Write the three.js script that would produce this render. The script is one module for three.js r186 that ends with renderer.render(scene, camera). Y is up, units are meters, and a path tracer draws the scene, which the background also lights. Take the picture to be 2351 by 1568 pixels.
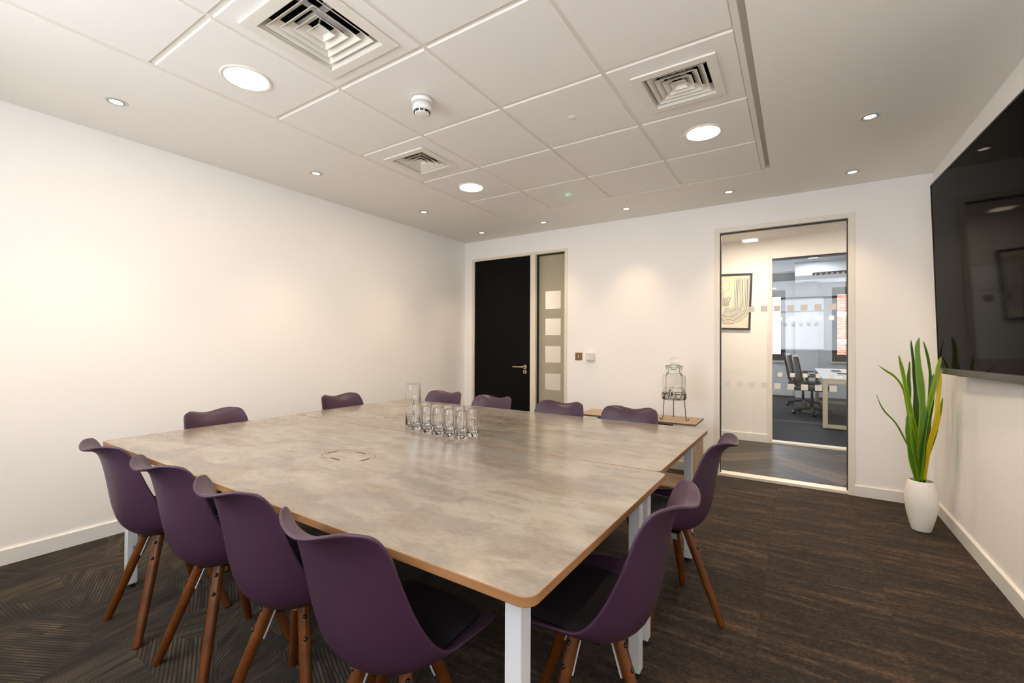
import * as THREE from 'three';
import { RoundedBoxGeometry } from 'three/addons/geometries/RoundedBoxGeometry.js';
import { mergeGeometries, toCreasedNormals } from 'three/addons/utils/BufferGeometryUtils.js';
import { RectAreaLightUniformsLib } from 'three/addons/lights/RectAreaLightUniformsLib.js';

RectAreaLightUniformsLib.init();
const scene = new THREE.Scene();
const PI = Math.PI;

// ---------------------------------------------------------------- camera, sky, exposure
const camera = new THREE.PerspectiveCamera(75.05, 2351 / 1568, 0.05, 80);
camera.rotation.order = 'YXZ';
camera.position.set(3.638, 1.212, 4.539);
camera.rotation.set(0.0062, 0.5701, 0.0043);
scene.add(camera);
const SKY = 6.6;

scene.background = new THREE.Color().setRGB(0.90 * SKY, 0.95 * SKY, 1.01 * SKY);   // overcast daylight, enters only through the windows
const renderer = new THREE.WebGLRenderer({ antialias: true });
renderer.toneMapping = THREE.LinearToneMapping;
renderer.toneMappingExposure = 1.2;
renderer.shadowMap.enabled = true;
const SPOT_CD = 2.0, PANEL_NITS = 96, HALL_NITS = 230, OFFICE_NITS = 200;
const WARM = new THREE.Color().setRGB(1.0, 0.72, 0.43), PANEL_WARM = new THREE.Color().setRGB(1.0, 0.79, 0.56), HALL_WARM = new THREE.Color().setRGB(1.0, 0.86, 0.68), OFFICE_COOL = new THREE.Color().setRGB(0.93, 0.97, 1.0);

// ---------------------------------------------------------------- helpers
let seed = 7;
const rnd = () => { seed = (seed * 1664525 + 1013904223) >>> 0; return seed / 4294967296; };
const taken = new Map();
function numbered(n) { const k = taken.get(n) ?? 0; taken.set(n, k + 1); return k ? `${n}_${String(k).padStart(3, '0')}` : n; }
function std(hex, roughness = 0.6, more = {}) { return new THREE.MeshPhysicalMaterial({ color: hex, roughness, ...more }); }
function merge(list) {
  const gs = [].concat(list).map((g) => { const h = g.index ? g.toNonIndexed() : g; for (const k of Object.keys(h.attributes)) if (!['position', 'normal', 'uv'].includes(k)) h.deleteAttribute(k); return h; });
  return gs.length === 1 ? gs[0] : mergeGeometries(gs);
}
function mesh(name, geo, mat, parent) {
  const g = Array.isArray(geo) ? merge(geo) : geo;
  const m = new THREE.Mesh(g, mat);
  m.name = parent && parent !== scene ? name : numbered(name);
  m.castShadow = m.receiveShadow = true;
  (parent ?? scene).add(m);
  return m;
}
function tag(o, label, category, group) { o.userData.label = label; o.userData.category = category; if (group) o.userData.group = group; return o; }
function thing(name, label, category, pos = [0, 0, 0], turn = 0, group) {
  const o = new THREE.Group(); o.name = numbered(name); o.position.set(...pos); o.rotation.y = turn; scene.add(o);
  return tag(o, label, category, group);
}
function structure(name, label) { const o = new THREE.Group(); o.name = name; o.userData.kind = 'structure'; o.userData.label = label; scene.add(o); return o; }
const box = (w, h, d, x = 0, y = 0, z = 0) => new THREE.BoxGeometry(w, h, d).translate(x, y, z);
const span = (x0, x1, y0, y1, z0, z1) => box(x1 - x0, y1 - y0, z1 - z0, (x0 + x1) / 2, (y0 + y1) / 2, (z0 + z1) / 2);
const rbox = (w, h, d, r, x = 0, y = 0, z = 0, s = 2) => new RoundedBoxGeometry(w, h, d, s, r).translate(x, y, z);
const V = (x, y, z) => new THREE.Vector3(x, y, z);
function tube(pts, r, seg = 24, sides = 8, closed = false) { return new THREE.TubeGeometry(new THREE.CatmullRomCurve3(pts.map((p) => V(...p)), closed, 'centripetal'), seg, r, sides, closed); }
function rod(a, b, r0, r1, sides = 16) {
  const A = V(...a), B = V(...b), d = B.clone().sub(A), g = new THREE.CylinderGeometry(r1, r0, d.length(), sides, 1);
  g.applyQuaternion(new THREE.Quaternion().setFromUnitVectors(V(0, 1, 0), d.clone().normalize()));
  return g.translate(...A.add(B).multiplyScalar(0.5).toArray());
}
const lathe = (pts, seg = 40) => new THREE.LatheGeometry(pts.map(([r, y]) => new THREE.Vector2(r, y)), seg);
function rectShape(x0, x1, y0, y1, S = THREE.Shape) { const s = new S(); s.moveTo(x0, y0); s.lineTo(x1, y0); s.lineTo(x1, y1); s.lineTo(x0, y1); s.closePath(); return s; }
function roundShape(x0, x1, y0, y1, r, S = THREE.Shape) {
  const s = new S(); s.moveTo(x0 + r, y0); s.lineTo(x1 - r, y0); s.absarc(x1 - r, y0 + r, r, -PI / 2, 0, false); s.lineTo(x1, y1 - r); s.absarc(x1 - r, y1 - r, r, 0, PI / 2, false);
  s.lineTo(x0 + r, y1); s.absarc(x0 + r, y1 - r, r, PI / 2, PI, false); s.lineTo(x0, y0 + r); s.absarc(x0 + r, y0 + r, r, PI, 1.5 * PI, false); return s;
}
// wall standing in the x-y plane, its room face at z = z1
function wallXY(x0, x1, y0, y1, z0, z1, holes = []) {
  const s = new THREE.Shape(); s.moveTo(x0, y0);
  for (const [a, b, , top] of holes.filter((h) => h[2] <= y0).sort((p, q) => p[0] - q[0])) { s.lineTo(a, y0); s.lineTo(a, top); s.lineTo(b, top); s.lineTo(b, y0); }   // openings that reach the floor
  s.lineTo(x1, y0); s.lineTo(x1, y1); s.lineTo(x0, y1); s.closePath();
  for (const h of holes.filter((q) => q[2] > y0)) s.holes.push(rectShape(...h, THREE.Path));
  return new THREE.ExtrudeGeometry(s, { depth: z1 - z0, bevelEnabled: false }).translate(0, 0, z0);
}
// noise
function hash(ix, iy, s) { let h = (ix * 374761393 + iy * 668265263 + s * 982451653) | 0; h = Math.imul(h ^ (h >>> 13), 1274126177); return ((h ^ (h >>> 16)) >>> 0) / 4294967296; }
function vnoise(x, y, px, py, s) {
  const ix = Math.floor(x), iy = Math.floor(y), fx = x - ix, fy = y - iy, u = fx * fx * (3 - 2 * fx), v = fy * fy * (3 - 2 * fy);
  const x0 = ((ix % px) + px) % px, x1 = (x0 + 1) % px, y0 = ((iy % py) + py) % py, y1 = (y0 + 1) % py;
  return (hash(x0, y0, s) * (1 - u) + hash(x1, y0, s) * u) * (1 - v) + (hash(x0, y1, s) * (1 - u) + hash(x1, y1, s) * u) * v;
}
function fbm(x, y, px, py, s, oct) { let a = 0.5, t = 0, n = 0; for (let i = 0; i < oct; i++) { t += a * vnoise(x, y, px, py, s + i * 17); n += a; a *= 0.55; x *= 2; y *= 2; px *= 2; py *= 2; } return t / n; }
function pixelTexture(w, h, fn, srgb = true) {
  const d = new Uint8Array(w * h * 4);
  for (let j = 0; j < h; j++) for (let i = 0; i < w; i++) { const c = fn((i + 0.5) / w, (j + 0.5) / h), k = (j * w + i) * 4; d[k] = c[0]; d[k + 1] = c[1]; d[k + 2] = c[2]; d[k + 3] = 255; }
  const t = new THREE.DataTexture(d, w, h); t.wrapS = t.wrapT = THREE.RepeatWrapping; t.magFilter = THREE.LinearFilter; t.minFilter = THREE.LinearMipmapLinearFilter; t.generateMipmaps = true;
  if (srgb) t.colorSpace = THREE.SRGBColorSpace; t.needsUpdate = true; return t;
}
const mix3 = (a, b, t) => [a[0] + (b[0] - a[0]) * t, a[1] + (b[1] - a[1]) * t, a[2] + (b[2] - a[2]) * t];
const clamp = (x, a = 0, b = 1) => Math.min(b, Math.max(a, x));
const sstep = (a, b, x) => { const t = clamp((x - a) / (b - a)); return t * t * (3 - 2 * t); };

// ---------------------------------------------------------------- materials
const M = {
  wall: std(0xf8f5f1, 0.72), ceiling: std(0xf5f1eb, 0.85), tile: std(0xf2eee9, 0.6), grid: std(0xeae5db, 0.5), trim: std(0xeae4da, 0.45), cream: std(0xe6dccb, 0.45),
  base: std(0xeceae6, 0.4), black: std(0x0b0b0b, 0.5), darkgap: std(0x0a0a0b, 0.9), door: std(0x080707, 0.6, { specularIntensity: 0.25 }), gasket: std(0x0c0c0d, 0.5),
  steel: std(0xc9b79a, 0.28, { metalness: 1 }), chrome: std(0xd8d8d6, 0.18, { metalness: 1 }), brass: std(0x8d7350, 0.38, { metalness: 0.8 }),
  white: std(0xefeeec, 0.4), legwhite: std(0xcfd1d5, 0.35), plastic: std(0xd9d8cf, 0.45), footblack: std(0x101010, 0.6),
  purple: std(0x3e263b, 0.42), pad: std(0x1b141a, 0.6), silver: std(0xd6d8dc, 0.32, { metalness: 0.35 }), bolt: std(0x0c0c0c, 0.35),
  tvframe: std(0x0d0c0d, 0.35), screen: std(0x060505, 0.05, { specularIntensity: 0.018 }), chin: std(0x1d1a18, 0.25, { metalness: 0.3 }), pot: std(0xf3efe8, 0.42), soil: std(0x2a2018, 0.95),
  wire: std(0x121112, 0.45, { metalness: 0.5 }), winframe: std(0x17181a, 0.5), office: std(0xdfe3e6, 0.8), officefloor: std(0x23262b, 0.95), deskwhite: std(0xdde0e2, 0.4), deskframe: std(0xcfc7ae, 0.45),
  meshblack: std(0x0d0e10, 0.7), glass: new THREE.MeshPhysicalMaterial({ color: 0xffffff, roughness: 0.0, transmission: 1, thickness: 0, ior: 1.5 }),
  tumbler: new THREE.MeshPhysicalMaterial({ color: 0xffffff, roughness: 0.0, transmission: 1, thickness: 0.01, ior: 1.5 }),
  jar: new THREE.MeshPhysicalMaterial({ color: 0xffffff, roughness: 0.02, transmission: 1, thickness: 0.01, ior: 1.5, attenuationColor: new THREE.Color(0.90, 0.95, 0.88), attenuationDistance: 0.12 }),
  water: new THREE.MeshPhysicalMaterial({ color: 0xffffff, roughness: 0.0, transmission: 1, thickness: 0.1, ior: 1.33 }),
  film: new THREE.MeshPhysicalMaterial({ color: 0xb3ad98, roughness: 0.9, transmission: 0.5, thickness: 0 }),
  dot: std(0xe4e1dc, 0.85), led: new THREE.MeshPhysicalMaterial({ color: 0xffffff, roughness: 0.5, emissive: new THREE.Color(1.0, 0.93, 0.82), emissiveIntensity: 5 }),
  spotlamp: new THREE.MeshPhysicalMaterial({ color: 0xffffff, roughness: 0.5, emissive: new THREE.Color(1.0, 0.86, 0.66), emissiveIntensity: 6 }),
  greenled: new THREE.MeshPhysicalMaterial({ color: 0x208060, roughness: 0.5, emissive: new THREE.Color(0.1, 0.9, 0.55), emissiveIntensity: 1.6 }),
};
function woodTexture(w, h, dark, light, s, stretch = 14) {
  return pixelTexture(w, h, (u, v) => { const n = fbm(u * 3, v * stretch * 3, 3, stretch * 3, s, 5), f = fbm(u * 8, v * 160, 8, 160, s + 9, 2); return mix3(dark, light, clamp(0.15 + n * 0.75 + (f - 0.5) * 0.5)); });
}
M.legwood = std(0xffffff, 0.32, { map: woodTexture(128, 512, [62, 31, 8], [122, 66, 20], 11, 3) });
M.edgewood = std(0xffffff, 0.45, { map: woodTexture(512, 64, [112, 74, 42], [164, 121, 80], 21, 2) });
M.sidewood = std(0xffffff, 0.4, { map: woodTexture(512, 512, [150, 124, 98], [188, 163, 134], 31, 10) });
M.sideedge = std(0x5d5546, 0.6);

// ================================================================ THE ROOM
const RW = 4.504, RD = 5.0, H = 2.523, BH = 0.0856;
// ---- carpet: 0.5 m tiles, two prints (ribbed facets, streaks)
const facets = Array.from({ length: 11 }, (_, i) => [hash(i, 3, 5), hash(i, 9, 5), [0.15, 1.15, 2.05, 2.75, 0.62, 1.62][i % 6]]);
const ribbed = pixelTexture(1024, 1024, (u, v) => {
  let best = 9, a = 0;
  for (const [fx, fy, an] of facets) { const dx = Math.abs(u - fx), dy = Math.abs(v - fy), d = Math.max(Math.min(dx, 1 - dx) + 0.35 * Math.min(dy, 1 - dy), Math.min(dy, 1 - dy) * 1.05 + 0.2 * Math.min(dx, 1 - dx)); if (d < best) { best = d; a = an; } }
  const k = (u * Math.cos(a) + v * Math.sin(a)) * 72 + (fbm(u * 24, v * 24, 24, 24, 3, 2) - 0.5) * 0.12, rib = Math.pow(Math.abs(Math.sin(k * PI)), 0.7);
  const along = fbm((u * Math.cos(a) + v * Math.sin(a)) * 40 + 40, (v * Math.cos(a) - u * Math.sin(a)) * 6 + 20, 997, 991, 8, 3), tone = fbm(u * 4, v * 4, 4, 4, 77, 3), grain = hash(Math.floor(u * 1024), Math.floor(v * 1024), 4);
  const t = clamp(rib * (0.16 + along * 1.0) * (0.30 + tone * 1.25) + (grain - 0.5) * 0.30);
  return mix3([10, 9, 8], [98, 83, 66], t);
});
const streaky = pixelTexture(1024, 1024, (u, v) => {
  const w = v + (fbm(u * 3, v * 3, 3, 3, 50, 2) - 0.5) * 0.05, n = fbm(u * 5, w * 46, 5, 46, 61, 4), b = fbm(u * 3, w * 9, 3, 9, 71, 3), grain = hash(Math.floor(u * 1024), Math.floor(v * 1024), 14), f = fbm(u * 90, v * 150, 90, 150, 81, 2);
  const t = clamp(0.08 + Math.pow(n, 1.6) * 0.92 * (0.22 + 1.3 * b) + (grain - 0.5) * 0.42 + (f - 0.5) * 0.62);
  return mix3([21, 16, 13], [106, 83, 62], t);
});
M.ribbed = std(0xffffff, 0.95, { map: ribbed, bumpMap: ribbed, bumpScale: 0.002 });
M.streaky = std(0xffffff, 0.95, { map: streaky, bumpMap: streaky, bumpScale: 0.0015 });
{
  const floor = structure('floor', 'dark brown carpet tile floor of the meeting room');
  mesh('slab', span(-0.12, RW + 0.12, -0.12, -0.012, -0.0, RD + 0.12), M.darkgap, floor);
  const variants = [];
  for (const [ox, oy, flip] of [[0, 0, 0], [0.5, 0, 1], [0, 0.5, 1], [0.5, 0.5, 0]]) {
    const g = new THREE.BoxGeometry(0.4992, 0.012, 0.4992), uv = g.attributes.uv;
    for (let i = 0; i < uv.count; i++) { let x = uv.getX(i) * 0.5, y = uv.getY(i) * 0.5; if (flip) { x = 0.5 - x; y = 0.5 - y; } uv.setXY(i, x + ox, y + oy); }
    variants.push(g);
  }
  for (let i = 0; i < 9; i++) for (let k = 0; k < 10; k++) {
    const plain = i >= 5, t = mesh('carpet_tile', plain ? variants[(i * 3 + k * 7 + (i * k) % 3) % 4] : variants[(i % 2) + 2 * (k % 2)].clone(), plain ? M.streaky : M.ribbed, floor);
    if (!plain) { const uv = t.geometry.attributes.uv; for (let q = 0; q < uv.count; q++) { const lx = (q % 2 === 0 ? 0 : 0.5), ly = (Math.floor(q / 2) % 2 === 0 ? 0.5 : 0); uv.setXY(q, lx + i * 0.5, ly - k * 0.5); } }
    t.position.set(i * 0.5 + 0.25, -0.006, k * 0.5 + 0.25);
  }
}
// ---- walls
const DOOR = { x0: 0.12, x1: 1.464, top: 2.297 }, GL = { x0: 2.982, x1: 4.032, top: 2.299 };
const wallFar = structure('wall_far', 'white far wall with the black door and the glazed panel');
mesh('plaster', wallXY(-1.3, 8.3, 0, 3.1, -0.12, 0, [[DOOR.x0, DOOR.x1, -0.001, DOOR.top], [GL.x0, GL.x1, -0.001, GL.top]]), M.wall, wallFar);
const wallLeft = structure('wall_left', 'long white wall on the left');
mesh('plaster', span(-0.12, 0, 0, H + 0.36, 0.0, RD + 0.12), M.wall, wallLeft);
const wallRight = structure('wall_right', 'white wall on the right behind the television');
mesh('plaster', span(RW, RW + 0.12, 0, H + 0.36, 0.0, RD + 0.12), M.wall, wallRight);
const NEAR_WINDOWS = [{ n: 'window_3', x0: 3.2, x1: 4.40, y0: 1.08, y1: 2.46, bars: [], label: 'tall daylight window behind the viewer on the right' }, { n: 'window_9', x0: 0.95, x1: 2.34, y0: 0.85, y1: 2.42, bars: [0.67], label: 'daylight window behind the viewer on the left' }];
const wallNear = structure('wall_near', 'white wall with two windows behind the viewer');
mesh('plaster', wallXY(0, RW, 0, H + 0.36, RD, RD + 0.12, NEAR_WINDOWS.map((q) => [q.x0, q.x1, q.y0, q.y1])), M.wall, wallNear);
for (const { n, x0, x1, y0, y1, bars, label } of NEAR_WINDOWS) {   // windows behind the viewer: frame, mullion, transom, panes, sill
  const w = structure(n, label), ty = y0 + (y1 - y0) * 0.72, xs = [x0 + 0.05, ...bars.flatMap((q) => [x0 + q, x0 + q + 0.05]), x1 - 0.05];
  mesh('window_frame', [span(x0, x1, y0, y0 + 0.05, RD + 0.04, RD + 0.1), span(x0, x1, y1 - 0.05, y1, RD + 0.04, RD + 0.1), span(x0, x0 + 0.05, y0 + 0.05, y1 - 0.05, RD + 0.04, RD + 0.1), span(x1 - 0.05, x1, y0 + 0.05, y1 - 0.05, RD + 0.04, RD + 0.1), span(x0 + 0.05, x1 - 0.05, ty - 0.02, ty + 0.02, RD + 0.045, RD + 0.095), ...bars.map((q) => span(x0 + q, x0 + q + 0.05, y0 + 0.05, y1 - 0.05, RD + 0.042, RD + 0.098))], M.winframe, w);
  for (let k = 0; k < xs.length; k += 2) for (const [a, b] of [[y0 + 0.05, ty - 0.02], [ty + 0.02, y1 - 0.05]]) mesh('pane', new THREE.PlaneGeometry(xs[k + 1] - xs[k], b - a).translate((xs[k] + xs[k + 1]) / 2, (a + b) / 2, RD + 0.07), M.glass, w);
  mesh('sill', span(x0 - 0.03, x1 + 0.03, y0 - 0.03, y0, RD - 0.04, RD + 0.04), M.trim, w);
}
// ---- baseboards: an L with a small chamfer on top
function baseboard(name, len, place, label) {
  const s = new THREE.Shape(); s.moveTo(0, 0); s.lineTo(0.015, 0); s.lineTo(0.015, BH - 0.004); s.lineTo(0.011, BH); s.lineTo(0, BH); s.closePath();
  const o = mesh(name, new THREE.ExtrudeGeometry(s, { depth: len, bevelEnabled: false }), M.base, scene);
  o.userData.kind = 'structure'; o.userData.label = label; place(o); return o;
}
baseboard('baseboard_left', RD, (o) => o.position.set(0, 0, 0), 'white skirting board along the left wall');
baseboard('baseboard_right', RD, (o) => { o.position.set(RW, 0, RD); o.rotation.y = PI; }, 'white skirting board along the right wall');
baseboard('baseboard_near', RW, (o) => { o.position.set(0, 0, RD); o.rotation.y = PI / 2; }, 'white skirting board behind the viewer');
{
  const g = new THREE.Group(); g.name = 'baseboard_far'; g.userData.kind = 'structure'; g.userData.label = 'white skirting board along the far wall'; scene.add(g);
  for (const [a, b] of [[0.0, DOOR.x0], [DOOR.x1, GL.x0], [GL.x1, RW]]) {
    const s = new THREE.Shape(); s.moveTo(0, 0); s.lineTo(0.015, 0); s.lineTo(0.015, BH - 0.004); s.lineTo(0.011, BH); s.lineTo(0, BH); s.closePath();
    const o = mesh('board', new THREE.ExtrudeGeometry(s, { depth: b - a, bevelEnabled: false }), M.base, g); o.rotation.y = -PI / 2; o.position.set(b, 0, 0);
  }
}
// ---- ceiling: plasterboard border, tile field with tees, shadow gap on the right
const CX = [1.066, 1.646, 2.247, 2.847, 3.43], CZ = [0.727, 1.303, 1.903, 2.503, 3.103, 3.703, 4.273];
const ceiling = structure('ceiling', 'white plasterboard ceiling around a field of square metal tiles');
{
  const s = rectShape(0, RW, -RD, 0.0); s.holes.push(rectShape(CX[0] - 0.012, CX[4] + 0.040, -(CZ[6] + 0.012), -(CZ[0] - 0.012), THREE.Path));
  mesh('plasterboard', new THREE.ExtrudeGeometry(s, { depth: 0.04, bevelEnabled: false }).rotateX(-PI / 2).translate(0, H, 0), M.ceiling, ceiling);
  mesh('slab_above', span(0, RW, H + 0.32, H + 0.36, 0, RD), M.darkgap, ceiling);
  const grid = [], y0 = H + 0.007, y1 = H + 0.03;
  for (let i = 1; i < 4; i++) grid.push(span(CX[i] - 0.012, CX[i] + 0.012, y0, y1, CZ[0], CZ[6]));
  for (let k = 1; k < 6; k++) grid.push(span(CX[0], CX[4], y0 + 0.0005, y1, CZ[k] - 0.012, CZ[k] + 0.012));
  grid.push(span(CX[0] - 0.012, CX[0] + 0.014, H + 0.002, H + 0.05, CZ[0] - 0.012, CZ[6] + 0.012), span(CX[4] - 0.014, CX[4] + 0.012, H - 0.002, H + 0.05, CZ[0] - 0.012, CZ[6] + 0.012));
  grid.push(span(CX[0] + 0.014, CX[4] - 0.014, H + 0.002, H + 0.05, CZ[0] - 0.012, CZ[0] + 0.014), span(CX[0] + 0.014, CX[4] - 0.014, H + 0.002, H + 0.05, CZ[6] - 0.014, CZ[6] + 0.012));
  grid.push(span(CX[4] + 0.012, CX[4] + 0.040, H + 0.038, H + 0.05, CZ[0] - 0.012, CZ[6] + 0.012));
  mesh('ceiling_grid', grid, M.grid, ceiling);
}
const DIFF = { '1,4': 0.222, '3,2': 0.189, '0,2': 0.182 };   // tiles with an air diffuser: half size
for (let i = 0; i < 4; i++) for (let k = 0; k < 6; k++) {
  const g = 0.011, x0 = CX[i] + (i === 0 ? 0.016 : g), x1 = CX[i + 1] - (i === 3 ? 0.016 : g), z0 = CZ[k] + (k === 0 ? 0.016 : g), z1 = CZ[k + 1] - (k === 5 ? 0.016 : g);
  const s = rectShape(x0 + 0.004, x1 - 0.004, -(z1 - 0.004), -(z0 + 0.004)), h = DIFF[`${i},${k}`], cx = (CX[i] + CX[i + 1]) / 2, cz = (CZ[k] + CZ[k + 1]) / 2;
  if (h) s.holes.push(rectShape(cx - h * 0.86, cx + h * 0.86, -(cz + h * 0.86), -(cz - h * 0.86), THREE.Path));
  const t = mesh('ceiling_tile', new THREE.ExtrudeGeometry(s, { depth: 0.010, bevelEnabled: true, bevelSize: 0.004, bevelThickness: 0.004, bevelSegments: 1 }).rotateX(-PI / 2).translate(0, H - 0.0005 + 0.004, 0), M.tile, ceiling);
}
// ================================================================ CEILING FITTINGS
function diffuser(cx, cz, h, rings, label) {
  const o = thing('air_diffuser', label, 'air vent', [cx, H - 0.001, cz], 0, 'square air diffusers in the tiled ceiling');
  const fr = rectShape(-h, h, -h, h); fr.holes.push(rectShape(-h * 0.80, h * 0.80, -h * 0.80, h * 0.80, THREE.Path));
  mesh('flange', new THREE.ExtrudeGeometry(fr, { depth: 0.004, bevelEnabled: true, bevelSize: 0.003, bevelThickness: 0.003, bevelSegments: 2 }).rotateX(-PI / 2).translate(0, -0.008, 0), M.grid, o);
  const bell = (a, d, up) => { const n = [[-1, -1], [1, -1], [1, 1], [-1, 1]], t = 0.004, p = [], put = (...q) => q.forEach((v) => p.push(...v));
    const ring = (r, y) => n.map(([x, z]) => [x * r, y, z * r]), A = ring(a, -0.002), B = ring(a - d, up), A2 = ring(a + t, -0.002), B2 = ring(a - d + t, up);
    for (let q = 0; q < 4; q++) { const w = (q + 1) % 4; put(A[q], A[w], B[w], A[q], B[w], B[q]); put(A2[w], A2[q], B2[q], A2[w], B2[q], B2[w]); put(A2[q], A2[w], A[w], A2[q], A[w], A[q]); }
    const g = new THREE.BufferGeometry(); g.setAttribute('position', new THREE.Float32BufferAttribute(p, 3)); g.setAttribute('uv', new THREE.Float32BufferAttribute(new Float32Array(p.length / 3 * 2), 2)); g.computeVertexNormals(); return g; };
  mesh('throat', bell(h * 0.80, h * 0.10, 0.04), M.grid, o);
  const step = 0.5 / rings, c = h * (0.67 - 0.5);
  for (let k = 0; k < rings; k++) mesh('louvre', bell(h * (0.67 - k * step), h * step * 0.95, h * step * 0.85), M.grid, o);
  mesh('centre_cap', [bell(c, h * 0.07, 0.014), box((c - h * 0.07) * 2, 0.003, (c - h * 0.07) * 2, 0, 0.014, 0)], M.grid, o);
  mesh('plenum', [span(-h * 0.84, h * 0.84, 0.2, 0.21, -h * 0.84, h * 0.84), ...[[-1, 0], [1, 0], [0, -1], [0, 1]].map(([x, z]) => box(x ? 0.006 : h * 1.68, 0.16, z ? 0.006 : h * 1.68, x * h * 0.84, 0.13, z * h * 0.84))], M.black, o);
  mesh('damper', [box(h * 1.3, 0.004, 0.03, 0, 0.07, 0.02), box(0.03, 0.004, h * 1.3, 0.01, 0.074, 0), tube([[-h * 0.5, 0.06, -0.05], [0, 0.085, 0.0], [h * 0.5, 0.06, 0.06]], 0.004, 12, 6)], M.silver, o);
}
diffuser((CX[1] + CX[2]) / 2, (CZ[4] + CZ[5]) / 2, 0.222, 3, 'largest square ceiling air diffuser, at the top edge of the view');
diffuser((CX[3] + CX[4]) / 2, (CZ[2] + CZ[3]) / 2, 0.189, 3, 'square ceiling air diffuser nearest the right bulkhead');
diffuser((CX[0] + CX[1]) / 2, (CZ[2] + CZ[3]) / 2, 0.182, 3, 'small square ceiling air diffuser beside the left plasterboard strip');
function panelLight(cx, cz, label, nits, y = H, tint = PANEL_WARM) {
  const o = thing('round_panel_light', label, 'ceiling light', [cx, y - 0.001, cz], 0, 'round recessed panel lights');
  mesh('rim', lathe([[0.094, -0.002], [0.106, -0.006], [0.112, -0.004], [0.114, 0.0]], 48), M.trim, o);
  mesh('diffuser_disc', lathe([[0.0001, -0.004], [0.096, -0.004], [0.097, 0.0]], 48), M.led, o);
  const l = new THREE.RectAreaLight(tint, nits, 0.165, 0.165); l.position.y = -0.012; l.rotation.x = -PI / 2; l.name = 'panel_glow'; o.add(l);
}
panelLight((CX[0] + CX[1]) / 2 - 0.015, 3.403, 'largest round panel light, beside the big air diffuser', PANEL_NITS);
panelLight((CX[0] + CX[1]) / 2 - 0.015, 1.6, 'smallest round panel light, near the far left ceiling corner', PANEL_NITS);
panelLight((CX[3] + CX[4]) / 2 + 0.01, 1.6, 'round panel light on the right, next to the bulkhead', PANEL_NITS);
panelLight((CX[3] + CX[4]) / 2 + 0.01, 3.403, 'round panel light above the viewer, out of view', PANEL_NITS);
const ringGeo = lathe([[0.034, -0.003], [0.046, -0.004], [0.050, -0.002], [0.051, 0.0]], 40), gimbal = lathe([[0.026, 0.002], [0.031, -0.006], [0.0335, -0.004], [0.034, 0.0]], 32), gap = lathe([[0.0335, -0.0012], [0.0355, -0.0046], [0.036, -0.003]], 32), lens = lathe([[0.0001, -0.005], [0.018, -0.0045], [0.0255, -0.003], [0.026, 0]], 32);
function downlight(x, z, label, cd = SPOT_CD, y = H) {
  const o = thing('downlight', label, 'downlight', [x, y, z], 0, 'small recessed downlights');
  mesh('bezel', ringGeo, M.plastic, o); mesh('gimbal', gimbal, M.silver, o); mesh('shadow_gap', gap, M.bolt, o); mesh('lamp', lens, M.spotlamp, o);
  const l = new THREE.SpotLight(WARM, cd, 0, 0.70, 1, 2); l.position.set(0, -0.02, 0); l.target.position.set(0, -1.5, 0); l.castShadow = true; l.shadow.radius = 1.3; l.name = 'downlight_beam'; o.add(l, l.target);
}
const DZ = [0.345, 1.307, 2.482, 3.675, 4.655];
const dl = [['downlight in the far left ceiling corner', 'third downlight along the left wall from the viewer', 'second downlight along the left wall from the viewer', 'leftmost downlight, nearest along the left wall', 'downlight behind the viewer on the left side'],
  ['downlight in the far right ceiling corner above the plant', 'downlight nearest the television on the right side', 'downlight above the television, out of view', 'downlight beyond the right edge of the view', 'downlight behind the viewer on the right side']];
DZ.forEach((z, k) => { downlight(0.520, z, dl[0][k]); downlight(3.989, z, dl[1][k]); });
[[1.348, 'downlight over the black door'], [2.253, 'downlight midway along the far wall'], [3.146, 'downlight above the glazed panel']].forEach(([x, t]) => downlight(x, 0.352, t));
[[1.348, 'left downlight of the row behind the viewer'], [2.253, 'middle downlight of the row behind the viewer'], [3.146, 'right downlight of the row behind the viewer']].forEach(([x, t]) => downlight(x, 4.655, t));
{ // smoke detector
  const o = thing('smoke_detector', 'white round smoke detector hanging from a ceiling tile', 'smoke detector', [1.945, H - 0.001, 2.802]);
  mesh('base', lathe([[0.0001, 0], [0.056, 0], [0.056, -0.012], [0.052, -0.022], [0.0505, -0.024], [0.0001, -0.024]], 40), M.white, o);
  mesh('body', lathe([[0.0001, -0.024], [0.050, -0.024], [0.0505, -0.055], [0.048, -0.064], [0.044, -0.067], [0.0001, -0.067]], 40), M.white, o);
  const vents = []; for (let k = 0; k < 10; k++) { const a = k / 10 * 2 * PI + 0.1; vents.push(new THREE.BoxGeometry(0.018, 0.009, 0.004).rotateX(0.25).translate(0, -0.0725, 0.0405).rotateY(a)); }
  mesh('cap', lathe([[0.040, -0.067], [0.0385, -0.078], [0.034, -0.082], [0.0001, -0.084]], 40), M.white, o); mesh('vent_slots', vents, M.bolt, o);
  mesh('indicator', new THREE.SphereGeometry(0.0025, 8, 6).translate(0.0, -0.081, 0.034), M.bolt, o);
}
{ const o = thing('sprinkler_head', 'small white concealed sprinkler disc on a ceiling tile', 'sprinkler', [2.547, H, 2.203]);
  mesh('cover', lathe([[0.0001, -0.008], [0.008, -0.008], [0.010, -0.004], [0.022, -0.004], [0.024, 0]], 28), M.white, o); mesh('pin', lathe([[0.0001, -0.012], [0.005, -0.012], [0.006, -0.008]], 16), M.plastic, o); }
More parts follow.
